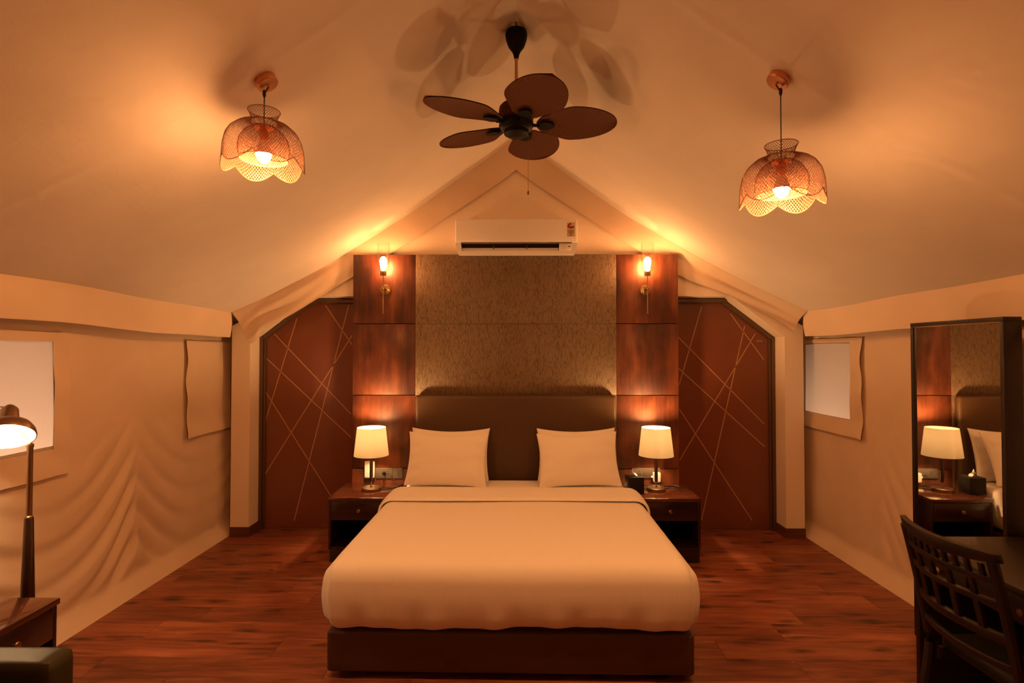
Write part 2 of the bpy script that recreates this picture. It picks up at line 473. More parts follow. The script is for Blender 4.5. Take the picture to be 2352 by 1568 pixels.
# doors ---------------------------------------------------------------
def z28(ox, pts): return [(ox + a / 2.8, 670 + b / 2.8) for a, b in pts]
LL = [((258, 170), (52, 840)), ((112, 270), (605, 785)), ((60, 425), (605, 935)), ((55, 640), (475, 1310)), ((612, 280), (45, 1185)), ((590, 85), (240, 1470)), ((440, 85), (612, 340))]
LR = [((200, 95), (55, 600)), ((52, 293), (603, 850)), ((52, 492), (605, 995)), ((58, 755), (525, 1470)), ((545, 268), (60, 1080)), ((477, 218), (200, 1465)), ((385, 140), (600, 437))]
def make_door(nm, side, lines, ox, label):
    root = empty(nm, (side * 1.9, YD, 0)); tag(root, label, 'door', kind='structure')
    off = Vector(root.location)
    leaf = MB().prism([(side * (DX - 0.045), 0.012), (side * (DX - 0.045), DZ1 - 0.005), (side * (DC + 0.0), DZ2 - 0.045), (side * DI, DZ2 - 0.045), (side * DI, 0.012)], 'y', YD, YD + 0.04)
    o = leaf.build('leaf', 'door', root); o.data.transform(Matrix.Translation(-off))
    fr = MB()
    a = sorted((side * DX, side * (DX - 0.028))); fr.box(a[0], a[1], YD - 0.04, YD + 0.05, 0, DZ1)
    a = sorted((side * (DX - 0.028), side * (DX - 0.048))); fr.box(a[0], a[1], YD - 0.02, YD + 0.05, 0, DZ1 - 0.006)
    o = fr.build('jamb', 'doorframe', root, bevel=0.004); o.data.transform(Matrix.Translation(-off))
    fr = MB(); a = sorted((side * (DC + 0.02), side * DI)); fr.box(a[0], a[1], YD - 0.06, YD + 0.05, DZ2 - 0.045, DZ2 - 0.004)
    o = fr.build('head', 'doorframe', root, bevel=0.004); o.data.transform(Matrix.Translation(-off))
    fr = MB().prism([(side * (DX - 0.01), DZ1), (side * (DX - 0.035), DZ1 - 0.02), (side * (DC - 0.01), DZ2 - 0.045), (side * (DC + 0.005), DZ2 - 0.012)], 'y', YD - 0.03, YD + 0.05)
    o = fr.build('raking_head', 'doorframe', root, bevel=0.003); o.data.transform(Matrix.Translation(-off))
    o = MB().box(*sorted((side * (DX - 0.05), side * DI)), YD - 0.012, YD + 0.04, 0.002, 0.011).build('threshold_strip', 'brass', root)
    o.data.transform(Matrix.Translation(-off))
    for (p, q) in lines:
        A = PY(ox + p[0] / 2.8, 670 + p[1] / 2.8, YD); B = PY(ox + q[0] / 2.8, 670 + q[1] / 2.8, YD)
        d = (B - A).normalized(); n = Vector((-d.z, 0, d.x)) * 0.0042
        A.y = B.y = YD
        s = MB().prism([((A + n).x, (A + n).z), ((B + n).x, (B + n).z), ((B - n).x, (B - n).z), ((A - n).x, (A - n).z)], 'y', YD - 0.0012, YD + 0.001)
        o = s.build('inlay_strip', 'inlay', root); c = (A + B) / 2; o.data.transform(Matrix.Translation(-c)); o.location = c - off
    return root, off
make_door('door_1', -1, LL, 590, 'brown laminate door with crossing gold inlay lines beside the white ribbed wall unit')
d2, off2 = make_door('door_2', 1, LR, 1540, 'brown laminate door with crossing gold inlay lines and a tiny maker mark')
mk = MB()
for k in range(6):
    p = PY(1737.5 + k * 2.4, 783, YD); q = PY(1737.5 + k * 2.4 + 1.7, 783, YD)
    mk.box(p.x, q.x, YD - 0.0012, YD, p.z - 0.006, p.z + 0.006 - 0.003 * (k % 2))
o = mk.build('maker_mark', 'inlay', d2); o.data.transform(Matrix.Translation(-off2)); o['kind'] = 'stuff'

# valances --------------------------------------------------------------
def eave_valance(nm, side, label):
    def fn(u, v):
        y = Y0 + (4.76 - Y0) * u
        top = roof_pt(side * EAVE, y)
        z = top.z + 0.004 - (0.222 + 0.006 * math.sin(2.3 * y + side)) * v
        x = EAVE - 0.012 * math.sin(math.pi * v) * math.sin(3 * y) - 0.004 * math.sin(11 * y) * v + 0.012 * v
        return Vector((side * x, y, z))
    o = MB().grid(fn, 300, 10).build(nm, 'canvas', smooth=True, solid=0.003, ang=60)
    shift(o, (side * EAVE, 1.7, 1.9)); tag(o, label, 'valance', kind='structure')
eave_valance('trim_1', -1, 'canvas valance hanging from the eave above the large lit window flap')
eave_valance('trim_2', 1, 'canvas valance hanging from the eave behind the standing mirror')
def rear_valance(nm, side, width, fold, label):
    def fn(u, v):
        x = 2.50 * (1 - u)
        ext = 0.16 * (1 - v * 0) if u < 0 else 0
        top = roofz(x) + 0.004
        w = width(x)
        xx = x + (-0.17 * v * sm(0.12, 0.0, u) if side < 0 else -0.06 * v * sm(0.1, 0, u))
        z = top - w * v
        y = 4.765 + 0.028 * v + fold(x, v)
        y = min(y, 4.814)
        return Vector((side * xx, y, z))
    o = MB().grid(fn, 120, 24).build(nm, 'canvas', smooth=True, ang=60)
    shift(o, (side * 1.2, 4.78, 2.6)); tag(o, label, 'valance', kind='structure')
def wl(x): return 0.24 + 0.05 * math.exp(-(x / 0.5) ** 2) + 0.045 * sm(1.5, 2.1, x)
def fl_(x, v): return 0.010 * math.sin(9 * v + 4 * x) * sm(1.3, 1.7, x) - 0.05 * v * sm(1.5, 2.2, x) * 0.6 + 0.006 * math.sin(14 * v - 3.2 * x) * sm(1.35, 1.9, x)
def wr_(x): return 0.24 + 0.05 * math.exp(-(x / 0.5) ** 2) - 0.07 * sm(1.4, 1.9, x)
def fr_(x, v): return (-0.075 * (1 - sm(0.0, 0.45, v)) * sm(0.9, 1.6, x) + 0.006 * math.sin(12 * v + 5 * x) * sm(1.3, 1.8, x))
rear_valance('trim_3', -1, wl, fl_, 'loose canvas valance along the gable over the plain brown door')
rear_valance('trim_4', 1, wr_, fr_, 'folded canvas valance along the gable over the door with the maker mark')

# windows: a white sheet behind a canvas flap -----------------------------
def make_window(nm, side, y0, y1, z0, z1, hole, label, sheet=True):
    root = empty(nm, (side * 2.57, (y0 + y1) / 2, z0)); off = Vector(root.location)
    tag(root, label, 'window', kind='structure')
    seams = seams_l if side < 0 else seams_r
    amp = 0.020 if side < 0 else 0.005
    def fn(u, v):
        y, z = y0 + (y1 - y0) * u, z0 + (z1 - z0) * v
        e = min(u * (y1 - y0), (1 - u) * (y1 - y0) + 9, v * (z1 - z0))      # near the loose edges
        yn = (y1 - y) if False else (y - y0)
        edge = yn if side > 0 else (y1 - y if nm == 'window_1' else y - y0)
        curl = 0.012 * sm(0.10, 0.0, edge) + 0.014 * sm(0.12, 0.0, z - z0)
        wob = 0.006 * math.sin(21 * z + 3 * y) * sm(0.2, 0.0, edge) + 0.004 * math.sin(17 * y + 9 * z)
        zz = z - 0.03 * sm(0.5, 0.0, v) * (u if (side < 0 and nm != 'window_1') else (1 - u) if nm != 'window_1' else 0) * -1 * 0
        x = WX - wall_off(y, z, seams, amp) - 0.014 - curl - wob
        yy = y + 0.006 * math.sin(13 * z) * sm(0.15, 0.0, edge)
        return Vector((side * x, yy, zz)) - off
    def skip(u, v):
        y, z = y0 + (y1 - y0) * u, z0 + (z1 - z0) * v
        return hole and hole[0] < y < hole[1] and hole[2] < z < hole[3]
    MB().grid(fn, 60, 48, skip).build('flap', 'canvas', root, smooth=True, ang=60, solid=0.0025)
    if sheet:
        def fs(u, v):
            y, z = hole[0] - 0.02 + (hole[1] - hole[0] + 0.04) * u, hole[2] - 0.02 + (hole[3] - hole[2] + 0.04) * v
            return Vector((side * (WX - wall_off(y, z, seams, amp) - 0.004 + 0.002 * math.sin(9 * y) * math.sin(4 * z)), y, z)) - off
        MB().grid(fs, 30, 20).build('window_sheet', 'window_sheet', root, smooth=True)
make_window('window_1', -1, 2.0, 3.16, 0.93, 1.74, HL, 'glowing white window sheet with a loose canvas flap behind the reading lamp')
make_window('window_2', -1, 4.297, 4.98, 0.945, 1.72, None, 'closed canvas window flap beside the wall pier', sheet=False)
make_window('window_3', 1, 4.15, 4.98, 0.965, 1.74, HR, 'pale window sheet with a canvas flap beside the wall pier')

# ------------------------------------------------------------------ panelling behind the bed
pan = empty('bed_wall_panelling', (0, 4.76, 0))
tag(pan, 'mahogany panelling with a bark-patterned wallpaper centre behind the bed', 'wall panelling')
XL, XR = -1.422, 1.402
TL, TR = -0.878, 0.868
zs = [0.0, 0.622, 1.256, 1.875, 2.48]
def pbox(name, x0, x1, z0, z1, mat, y0=YP, y1=4.745):
    o = box(name, x0, x1, y0, y1, z0, z1, mat, pan, bevel=0.003); o.location -= Vector((0, 4.76, 0)); return o
for a, b in zip(zs, zs[1:]):
    pbox('wood_panel', XL, TL, a + 0.003, b - 0.003, 'panel')
    pbox('wood_panel', TR, XR, a + 0.003, b - 0.003, 'panel')
for a, b in ((0.0, 1.256), (1.256, 1.875), (1.875, 2.48)):
    pbox('wallpaper_panel', TL + 0.0005, TR - 0.0005, a + 0.0005, b - 0.0005, 'wallpaper', YP + 0.001)
bk = box('backing', XL + 0.01, XR - 0.01, 4.745, 4.765, 0.0, 2.478, 'blackwood', pan, bevel=0.001); bk.location -= Vector((0, 4.76, 0))

# ------------------------------------------------------------------ bed
bed = empty('double_bed', (-0.022, 3.69, 0), R(-0.8))
tag(bed, 'upholstered brown leatherette bed base on small brass feet', 'bed')
MB().box(-0.915, 0.915, -0.965, 0.940, 0.032, 0.236).build('bed_base', 'brown_leather', bed, bevel=0.018, seg=3)
for sx in (-1, 1):
    for sy in (-0.88, 0.88):
        MB().lathe([(0.025, 0), (0.028, 0.012), (0.022, 0.034)], 16, (sx * 0.83, sy, 0)).build('foot', 'brass', bed, smooth=True)
hbo = MB().box(-0.862, 0.862, -0.032, 0.032, -0.605, 0.605).build('headboard', 'brown_leather', None, bevel=0.028, seg=5)
hbo.location = (-0.006, 4.687, 0.655)
tag(hbo, 'tall padded brown leatherette headboard against the wallpaper panel', 'headboard')

def rbox(cx, cy, cz, hx, hy, hz, r, nx, ny, nz, skip=(), post=None):
    """rounded box as one shell; faces named in skip are left open"""
    mb = MB()
    def mp(p):
        q = Vector((max(-hx + r, min(hx - r, p.x)), max(-hy + r, min(hy - r, p.y)), max(-hz + r, min(hz - r, p.z))))
        d = p - q
        if d.length > 1e-9: p = q + d.normalized() * r
        if post: p = post(p)
        return p + Vector((cx, cy, cz))
    def cs(n, h):                                # denser near the rounded ends
        out = []
        for i in range(n + 1):
            out.append(-h + 2 * h * i / n)
        return out
    faces = {'-x': (1, 2, 0, -1), '+x': (1, 2, 0, 1), '-y': (0, 2, 1, -1), '+y': (0, 2, 1, 1), '-z': (0, 1, 2, -1), '+z': (0, 1, 2, 1)}
    H = (hx, hy, hz); NN = (nx, ny, nz)
    for k, (a, b, c, s) in faces.items():
        if k in skip: continue
        def fn(u, v):
            p = Vector((0, 0, 0)); p[a] = -H[a] + 2 * H[a] * u; p[b] = -H[b] + 2 * H[b] * v; p[c] = s * H[c]
            return mp(p)
        mb.grid(fn, NN[a], NN[b])
    return mb
def weld(me, d=1e-4):
    bm = bmesh.new(); bm.from_mesh(me)
    bmesh.ops.remove_doubles(bm, verts=bm.verts, dist=d); bmesh.ops.recalc_face_normals(bm, faces=bm.faces)
    for f in bm.faces: f.smooth = True
    bm.to_mesh(me); bm.free()
    return me

def mpost(p):
    return p
mat_root = empty('mattress', (-0.022, 3.69, 0.242), R(-0.8))
tag(mat_root, 'thick mattress in a white fitted sheet on the brown bed base', 'mattress')
me = rbox(0, 0, 0.158, 0.895, 0.935, 0.158, 0.06, 30, 30, 12).mesh('mattress_sheet'); weld(me)
obj('fitted_sheet', me, 'linen', mat_root)

# duvet over the mattress, hanging to the base at the foot
DHX, DHY, DHZ, DR = 0.934, 0.80, 0.163, 0.085
def dpost(p):
    q = p.copy()
    side = sm(0.5, 0.92, abs(p.x)); front = sm(-0.55, -0.78, p.y)
    low = sm(0.02, -0.16, p.z)
    q.z += 0.006 * math.sin(5.0 * p.x + 2 * p.y) * 0.5
    if front > 0:
        q.y += front * low * (0.006 * math.sin(23 * p.x) + 0.004 * math.sin(41 * p.x + 1.0))
        q.z += low * front * (0.010 * math.sin(4.3 * p.x + 0.6) + 0.004 * math.sin(17 * p.x))
        q.y -= front * 0.014 * math.exp(-((p.z - 0.0) / 0.1) ** 2)
    if side > 0:
        q.x += math.copysign(1, p.x) * side * 0.012 * math.exp(-(p.z / 0.1) ** 2)
        q.x += side * low * 0.005 * math.sin(13 * p.y)
    # corner tuck
    c = front * side
    q.x -= math.copysign(1, p.x) * c * 0.016 * math.exp(-((abs(p.x) - 0.905) / 0.012) ** 2)
    return q
duv = empty('duvet', (-0.022, 3.69, 0.247), R(-0.8))
tag(duv, 'white striped duvet tucked round the foot of the mattress', 'duvet')
me = rbox(0, -0.205, DHZ, DHX, DHY, DHZ, DR, 96, 60, 26, skip=('+y',), post=dpost).mesh('duvet_cover'); weld(me)
obj('duvet_cover', me, 'linen', duv)
# turned-down end
def fold(u, v):
    # across the bed: down the side, over the top, down the other side
    half = 0.948; top = 2 * DHZ + 0.012; r = 0.09; drop = 0.11
    L = drop + r * math.pi / 2 + (2 * half - 2 * r) + r * math.pi / 2 + drop
    s = u * L
    if s < drop: x, z = -half, top - r - drop + s
    elif s < drop + r * math.pi / 2:
        a = (s - drop) / r; x, z = -half + r - r * math.cos(a), top - r + r * math.sin(a)
    elif s < L - drop - r * math.pi / 2: x, z = -half + r + s - drop - r * math.pi / 2, top
    elif s < L - drop:
        a = (L - drop - s) / r; x, z = half - r + r * math.cos(a), top - r + r * math.sin(a)
    else: x, z = half, top - r - (s - (L - drop))
    y = 0.155 + 0.40 * v + 0.012 * math.sin(2.2 * x + 0.4) * (1 - v)
    puff = 0.014 * math.sqrt(max(0, 1 - (1 - min(1, v / 0.08)) ** 2)) + 0.006 * math.sin(math.pi * min(1, v * 1.0)) - 0.02 * sm(0.75, 1.0, v)
    nx = 0 if abs(x) < half - r else (x - math.copysign(half - r, x)) / r
    nz = math.sqrt(max(0, 1 - nx * nx))
    return Vector((x + nx * puff, y, z + nz * puff))
def fold0(u, v):
    p = fold(u, 0.0); q = fold(u, v); q.x = p.x + (q.x - p.x) * 0.3; return q
MB().grid(fold, 90, 24).build('turned_down_end', 'linen', duv, smooth=True, solid=0.006, ang=70)

# pillows ---------------------------------------------------------------
def pillow_mesh(w, h, t, seed):
    rnd = random.Random(seed); ph = rnd.random() * 6
    mb = MB()
    def outline(u, v):
        x = w / 2 * u * (1 - 0.07 * (1 - v * v) * abs(u) ** 3); z = h / 2 * v * (1 - (0.15 if v > 0 else 0.05) * (1 - u * u) * abs(v) ** 3)
        return x, z
    for s in (-1, 1):
        def fn(a, b):
            u, v = -1 + 2 * a, -1 + 2 * b
            u = math.sin(u * math.pi / 2) * 0.6 + u * 0.4; v = math.sin(v * math.pi / 2) * 0.6 + v * 0.4
            x, z = outline(u, v)
            th = t / 2 * (max(0, 1 - abs(u) ** 2.6) ** 0.62) * (max(0, 1 - abs(v) ** 2.6) ** 0.62)
            th += 0.005 * math.sin(9 * u * v + 5 * v + ph) * (1 - abs(u)) * (1 - abs(v)) * 2
            th += 0.006 * sm(0.5, 0.9, abs(u)) * math.sin(14 * v + 6 * abs(u) + ph) * max(0, 1 - abs(u)) * 4
            return Vector((x, s * th, z))
        mb.grid(fn, 36, 28)
    me = mb.mesh('pillow'); weld(me, 2e-4); return me
pm = [pillow_mesh(0.66, 0.44, 0.125 + 0.02 * k, k) for k in range(2)]
def pillow(k, x, y, z, lean, roll, yaw_, label):
    o = obj('pillow', pm[k], 'linen'); o.location = (x, y, z)
    o.rotation_euler = Euler((R(-lean), R(roll), R(yaw_)), 'XYZ')
    tag(o, label, 'pillow', 'bed pillows')
pillow(0, -0.553, 4.566, 0.775, 12, 0.5, 0, 'white pillow half hidden behind the front pillow near the wall unit')
pillow(0, 0.502, 4.566, 0.775, 12, -0.5, 0, 'white pillow half hidden behind the front pillow near the tissue box')
pillow(1, -0.560, 4.418, 0.765, 24, 1.5, 0, 'plump white front pillow propped on the side of the ribbed wall unit')
pillow(1, 0.500, 4.418, 0.765, 24, -1.8, 0, 'plump white front pillow propped on the side of the tissue box')

# ------------------------------------------------------------------ nightstands
def nightstand(w, d, h, knob_x=0.0):
    root = empty('nightstand')
    t = 0.02
    def b(name, x0, x1, y0, y1, z0, z1, mat, par=root, bv=0.002):
        o = box(name, x0, x1, y0, y1, z0, z1, mat, par, bv); return o
    b('top', -w / 2, w / 2, 0, d, h - 0.028, h, 'topwood', bv=0.004)
    b('side_panel', -w / 2 + 0.004, -w / 2 + 0.004 + t, 0.012, d - 0.004, 0.10, h - 0.028, 'darkwood')
    b('side_panel', w / 2 - 0.004 - t, w / 2 - 0.004, 0.012, d - 0.004, 0.10, h - 0.028, 'darkwood')
    b('back_panel', -w / 2 + t, w / 2 - t, d - 0.02, d - 0.006, 0.10, h - 0.03, 'darkwood')
    b('shelf', -w / 2 + t, w / 2 - t, 0.015, d - 0.02, 0.10, 0.118, 'darkwood')
    b('plinth', -w / 2 + 0.012, w / 2 - 0.012, 0.016, d - 0.01, 0, 0.10, 'darkwood')
    dr = b('drawer', -w / 2 + t + 0.006, w / 2 - t - 0.006, 0.010, d - 0.04, 0.325, h - 0.032, 'darkwood')
    k = MB().lathe([(0.006, 0), (0.006, 0.010), (0.014, 0.014), (0.016, 0.020), (0.013, 0.025), (0.0, 0.026)], 20).build('knob', 'brass', dr, smooth=True)
    k.rotation_euler = (R(90), 0, 0)
    k.location = Vector((knob_x, 0.010, 0.5 * (0.325 + h) - 0.012)) - dr.location
    return root
ns = nightstand(0.482, 0.488, 0.50)
ns.location = (-1.222, 4.227, 0)
tag(ns, 'dark polished bedside nightstand below the ribbed white wall unit', 'nightstand', 'polished nightstands')
n2 = copy_tree(ns); n2.location = (1.186, 4.227, 0)
n2['label'] = 'dark polished bedside nightstand carrying the black tissue box'
n3 = nightstand(0.45, 0.44, 0.50)
n3.location = (-2.10, 2.288, 0); n3.rotation_euler = (0, 0, R(90))
tag(n3, 'small dark side table with drawer between the armchair and reading lamp', 'side table', 'polished nightstands')

# ------------------------------------------------------------------ table lamps
def table_lamp():
    root = empty('table_lamp')
    MB().lathe([(0.0, 0), (0.074, 0), (0.076, 0.004), (0.076, 0.022), (0.072, 0.026), (0.012, 0.028), (0.010, 0.034), (0, 0.034)], 40).build('base', 'bronze', root, smooth=True)
    MB().lathe([(0.006, 0.03), (0.006, 0.07)], 16).build('lower_stem', 'brass', root, smooth=True)
    MB().lathe([(0.0, 0.07), (0.012, 0.07), (0.0135, 0.08), (0.0135, 0.255), (0.012, 0.262), (0, 0.262)], 20).build('wood_column', 'darkwood', root, smooth=True)
    MB().lathe([(0.0, 0.262), (0.015, 0.262), (0.015, 0.268), (0.009, 0.270), (0.009, 0.33), (0.016, 0.333), (0.016, 0.42), (0, 0.42)], 20).build('socket', 'brass', root, smooth=True)
    MB().lathe([(0, 0.420), (0.014, 0.420), (0.018, 0.430), (0.029, 0.455), (0.030, 0.470), (0.023, 0.492), (0, 0.500)], 24).build('bulb', 'bulb_lamp', root, smooth=True)
    sh = MB(); sh.lathe([(0.140, 0.284), (0.1145, 0.512), (0.1130, 0.512), (0.1385, 0.284)], 64, close=True).build('shade', 'lampshade', root, smooth=True)
    sp = MB()
    for k in range(3):
        a = 2 * math.pi * k / 3 + 0.3
        sp.tube([(0.014 * math.cos(a), 0.014 * math.sin(a), 0.345), (0.132 * math.cos(a), 0.132 * math.sin(a), 0.335)], 0.0014, 6)
    sp.build('shade_spider', 'brass', root)
    return root
tl = table_lamp(); tl.location = (-1.189, 4.47, 0.50)
tag(tl, 'lit drum-shade table lamp in front of the ribbed white wall unit', 'lamp', 'bedside table lamps')
tl2 = copy_tree(tl); tl2.location = (1.143, 4.48, 0.50)
tl2['label'] = 'lit drum-shade table lamp beside the black tissue box'
def cable(name, parent, pts, r=0.0028, mat='cord'):
    o = MB().tube(pts, r, 6).build(name, mat, parent, smooth=True); return o
def loc(root, pts): return [Vector(p) - Vector(root.location) for p in pts]
def smoothpts(pts, n=8):
    pts = [Vector(p) for p in pts]; out = []
    for i in range(len(pts) - 1):
        p0, p1, p2, p3 = pts[max(i - 1, 0)], pts[i], pts[i + 1], pts[min(i + 2, len(pts) - 1)]
        for k in range(n):
            t = k / n
            out.append(0.5 * ((2 * p1) + (p2 - p0) * t + (2 * p0 - 5 * p1 + 4 * p2 - p3) * t * t + (3 * p1 - p0 - 3 * p2 + p3) * t ** 3))
    out.append(pts[-1]); return out
cable('power_cord', tl, loc(tl, smoothpts([(-1.115, 4.48, 0.505), (-1.05, 4.50, 0.503), (-1.00, 4.56, 0.503), (-0.985, 4.63, 0.503), (-1.03, 4.67, 0.51), (-1.083, 4.685, 0.56), (-1.083, 4.70, 0.585)])))
cable('power_cord', tl2, loc(tl2, smoothpts([(1.215, 4.50, 0.505), (1.27, 4.56, 0.503), (1.32, 4.54, 0.503), (1.37, 4.60, 0.503), (1.25, 4.66, 0.503), (1.05, 4.68, 0.51), (1.00, 4.69, 0.57), (1.01, 4.70, 0.60)])))

# things on the nightstands and panelling --------------------------------
def wu():
    root = empty('wall_unit', (-1.265, YP, 0.543))
    o = MB().box(-0.044, 0.044, -0.028, 0, 0, 0.146).build('case', 'white_plastic', root, bevel=0.009, seg=3)
    for k in range(7):
        x = -0.033 + 0.011 * k
        MB().box(x - 0.0032, x + 0.0032, -0.0305, -0.027, 0.012, 0.118).build('rib', 'white_plastic', root)
    tag(root, 'ribbed white plastic unit fixed to the wood panel behind the lamp', 'wall unit')
wu()
def plate(x0, x1, z0, z1, label, kinds):
    root = empty('socket_plate', ((x0 + x1) / 2, YP, (z0 + z1) / 2)); w, h = (x1 - x0) / 2, (z1 - z0) / 2
    tag(root, label, 'socket')
    MB().box(-w, w, -0.011, 0, -h, h).build('cover', 'grey_plastic', root, bevel=0.003)
    for k, cx in kinds:
        if k == 'rocker':
            MB().box(cx - 0.014, cx + 0.014, -0.015, -0.010, -0.022, 0.022).build('rocker_switch', 'grey_plastic', root, bevel=0.002)
        elif k == 'switch':
            MB().box(cx - 0.009, cx + 0.009, -0.0145, -0.010, -0.016, 0.016).build('rocker_switch', 'grey_plastic', root, bevel=0.002)
        elif k == 'outlet':
            for dx, dz in ((0, 0.013), (-0.01, -0.006), (0.01, -0.006)):
                p = MB().lathe([(0, 0), (0.0042, 0), (0.0042, 0.001), (0, 0.001)], 12).build('pin_hole', 'dark_plastic', root)
                p.rotation_euler = (R(90), 0, 0); p.location = (cx + dx, -0.0108, dz)
        elif k == 'plug':
            MB().lathe([(0.016, 0), (0.016, 0.02), (0.009, 0.034), (0, 0.034)], 18).build('plug', 'dark_plastic', root, smooth=True).rotation_euler = (R(90), 0, 0)
            root.children[-1].location = (cx, -0.011, -0.012)
    return root
a = PY(863, 1074, YP); b = PY(902, 1098, YP)
plate(a.x, b.x, b.z, a.z, 'grey double socket plate with a black plug in it', [('rocker', -0.03), ('outlet', 0.026), ('plug', 0.026)])
a = PY(902.6, 1074, YP); b = PY(925, 1098, YP)
plate(a.x, b.x, b.z, a.z, 'small grey switch plate next to the double socket', [('switch', 0.0)])
a = PY(1452, 1074, YP); b = PY(1516, 1097, YP)
plate(a.x, b.x, b.z, a.z, 'long grey socket plate behind the tissue box', [('outlet', -0.06), ('rocker', -0.01), ('outlet', 0.07)])
pr = empty('plug_in_repellent', (1.2, YP - 0.011, 0.56))
tag(pr, 'white plug-in air freshener in the long grey socket plate', 'plug-in device')
MB().box(-0.033, 0.033, -0.045, 0, -0.045, 0.042).build('case', 'white_paint', pr, bevel=0.014, seg=4)
MB().lathe([(0.012, 0), (0.010, 0.014), (0, 0.016)], 16).build('knob', 'white_paint', pr, smooth=True).rotation_euler = (0, R(-90), 0)
pr.children[-1].location = (-0.032, -0.02, 0.0)
tb = empty('tissue_box', (0.952, 4.42, 0.50), R(4))
tag(tb, 'black cube tissue box with a white tissue standing out of it', 'tissue box')
MB().box(-0.062, 0.062, -0.062, 0.062, 0, 0.132).build('case', 'dark_plastic', tb, bevel=0.003)
MB().lathe([(0.03, 0.1322), (0.034, 0.1322), (0.034, 0.134), (0.03, 0.134)], 28, close=True).build('slot_rim', 'black_metal', tb)
def tis(u, v):
    x = (-0.030 + 0.062 * u) * (1 - v * 0.92) - 0.012 * v; return Vector((x, 0.014 * math.sin(7 * u) * (1 - v) + 0.008 * math.sin(9 * v + 4 * u), 0.128 + 0.062 * v * (1 - 0.25 * u)))
MB().grid(tis, 14, 10).build('tissue', 'tissue', tb, smooth=True, solid=0.0012)

# ------------------------------------------------------------------ wall sconces
def sconce(side):
    root = empty('wall_sconce', (0, 0, 0))
    pl = MB().lathe([(0, 0), (0.045, 0), (0.047, 0.004), (0.045, 0.012), (0.03, 0.016), (0, 0.017)], 36).build('backplate', 'brass', root, smooth=True)
    pl.rotation_euler = (R(90), 0, 0); pl.location = (0, 0, 0)
    MB().tube([(0, -0.012, 0), (0, -0.09, 0)], 0.008, 12).build('arm', 'brass', root, smooth=True)
    MB().box(-0.011, 0.011, -0.112, -0.088, -0.014, 0.014).build('joint_block', 'brass', root, bevel=0.003)
    MB().lathe([(0, -0.212), (0.0042, -0.210), (0.0048, -0.204), (0.0034, -0.198), (0.0034, 0.115), (0.005, 0.12), (0, 0.12)], 14, (0, -0.1, 0)).build('rod', 'brass', root, smooth=True)
    MB().lathe([(0, 0.112), (0.024, 0.112), (0.026, 0.116), (0.026, 0.146), (0.022, 0.150), (0, 0.150)], 28, (0, -0.1, 0)).build('cup', 'brass', root, smooth=True)
    MB().lathe([(0, 0.150), (0.012, 0.152), (0.014, 0.165), (0.026, 0.205), (0.030, 0.232), (0.026, 0.255), (0.013, 0.270), (0, 0.273)], 28, (0, -0.1, 0)).build('bulb', 'bulb_sconce', root, smooth=True)
    MB().lathe([(0.026, 0.148), (0.050, 0.152), (0.0535, 0.160), (0.0535, 0.395), (0.0510, 0.395), (0.0510, 0.162), (0.047, 0.155), (0.026, 0.151)], 48, (0, -0.1, 0), close=True).build('glass_shade', 'glass', root, smooth=True)
    return root
sc1 = sconce(-1); sc1.location = (-1.135, YP, 2.170)
tag(sc1, 'lit brass wall sconce with clear glass cylinder above the ribbed wall unit', 'wall light', 'brass wall sconces')
sc2 = copy_tree(sc1); sc2.location = (1.114, YP, 2.165)
sc2['label'] = 'lit brass wall sconce with clear glass cylinder above the tissue box'

# ------------------------------------------------------------------ air conditioner
ac = empty('air_conditioner', (0, YB, 2.46)); off = Vector(ac.location)
tag(ac, 'white split air conditioner mounted on the gable above the wallpaper panel', 'air conditioner')
def acb(name, x0, x1, y0, y1, z0, z1, mat, par=ac, bv=0.004, base=off):
    o = box(name, x0, x1, y0, y1, z0, z1, mat, par, bv); o.location -= base; return o
AX = 0.521
acb('rear_case', -AX + 0.006, AX - 0.006, 4.72, YB, 2.486, 2.760, 'white_paint', bv=0.012)
o = MB().prism([(-AX, 2.763), (AX, 2.763), (AX, 2.60), (AX, 2.563), (-AX, 2.563), (-AX, 2.60)], 'y', 4.628, 4.72).build('front_panel', 'white_paint', ac, bevel=0.008, seg=3); o.data.transform(Matrix.Translation(-off))
lip = MB()
lip.prism([(-AX, 2.561), (-0.475, 2.561), (-0.466, 2.494), (-0.466, 2.466), (-0.498, 2.466), (-0.513, 2.50)], 'y', 4.634, 4.718)
lip.prism([(AX, 2.561), (0.368, 2.561), (0.364, 2.494), (0.364, 2.466), (0.498, 2.466), (0.513, 2.50)], 'y', 4.634, 4.718)
lip.prism([(-0.466, 2.492), (0.364, 2.492), (0.364, 2.466), (-0.466, 2.466)], 'y', 4.634, 4.718)
o = lip.build('lower_case', 'white_paint', ac); o.data.transform(Matrix.Translation(-off))
acb('air_outlet', -0.474, 0.367, 4.69, 4.7185, 2.493, 2.5605, 'dark_plastic', bv=0)
lo = acb('louvre', -0.468, 0.362, 4.662, 4.668, 2.490, 2.526, 'white_plastic', bv=0.002); lo.rotation_euler = (R(-24), 0, 0)
for x in (-0.195, 0.09):
    acb('louvre_post', x - 0.003, x + 0.003, 4.655, 4.69, 2.510, 2.545, 'grey_plastic', bv=0)
acb('trim_strip', -0.475, 0.475, 4.627, 4.6345, 2.5565, 2.5635, 'grey_plastic', bv=0.001)
dp = acb('display', 0.370, 0.465, 4.631, 4.636, 2.498, 2.556, 'white_plastic', bv=0.003)
acb('receiver', 0.444, 0.460, 4.6295, 4.6315, 2.524, 2.534, 'ink', bv=0)
mk = MB()
for k in range(6): mk.box(-0.468 + k * 0.0065, -0.4635 + k * 0.0065, 4.6262, 4.6272, 2.5578, 2.5622)
for k in range(8): mk.box(0.410 + k * 0.0062, 0.4145 + k * 0.0062, 4.6262, 4.6272, 2.5578, 2.5618)
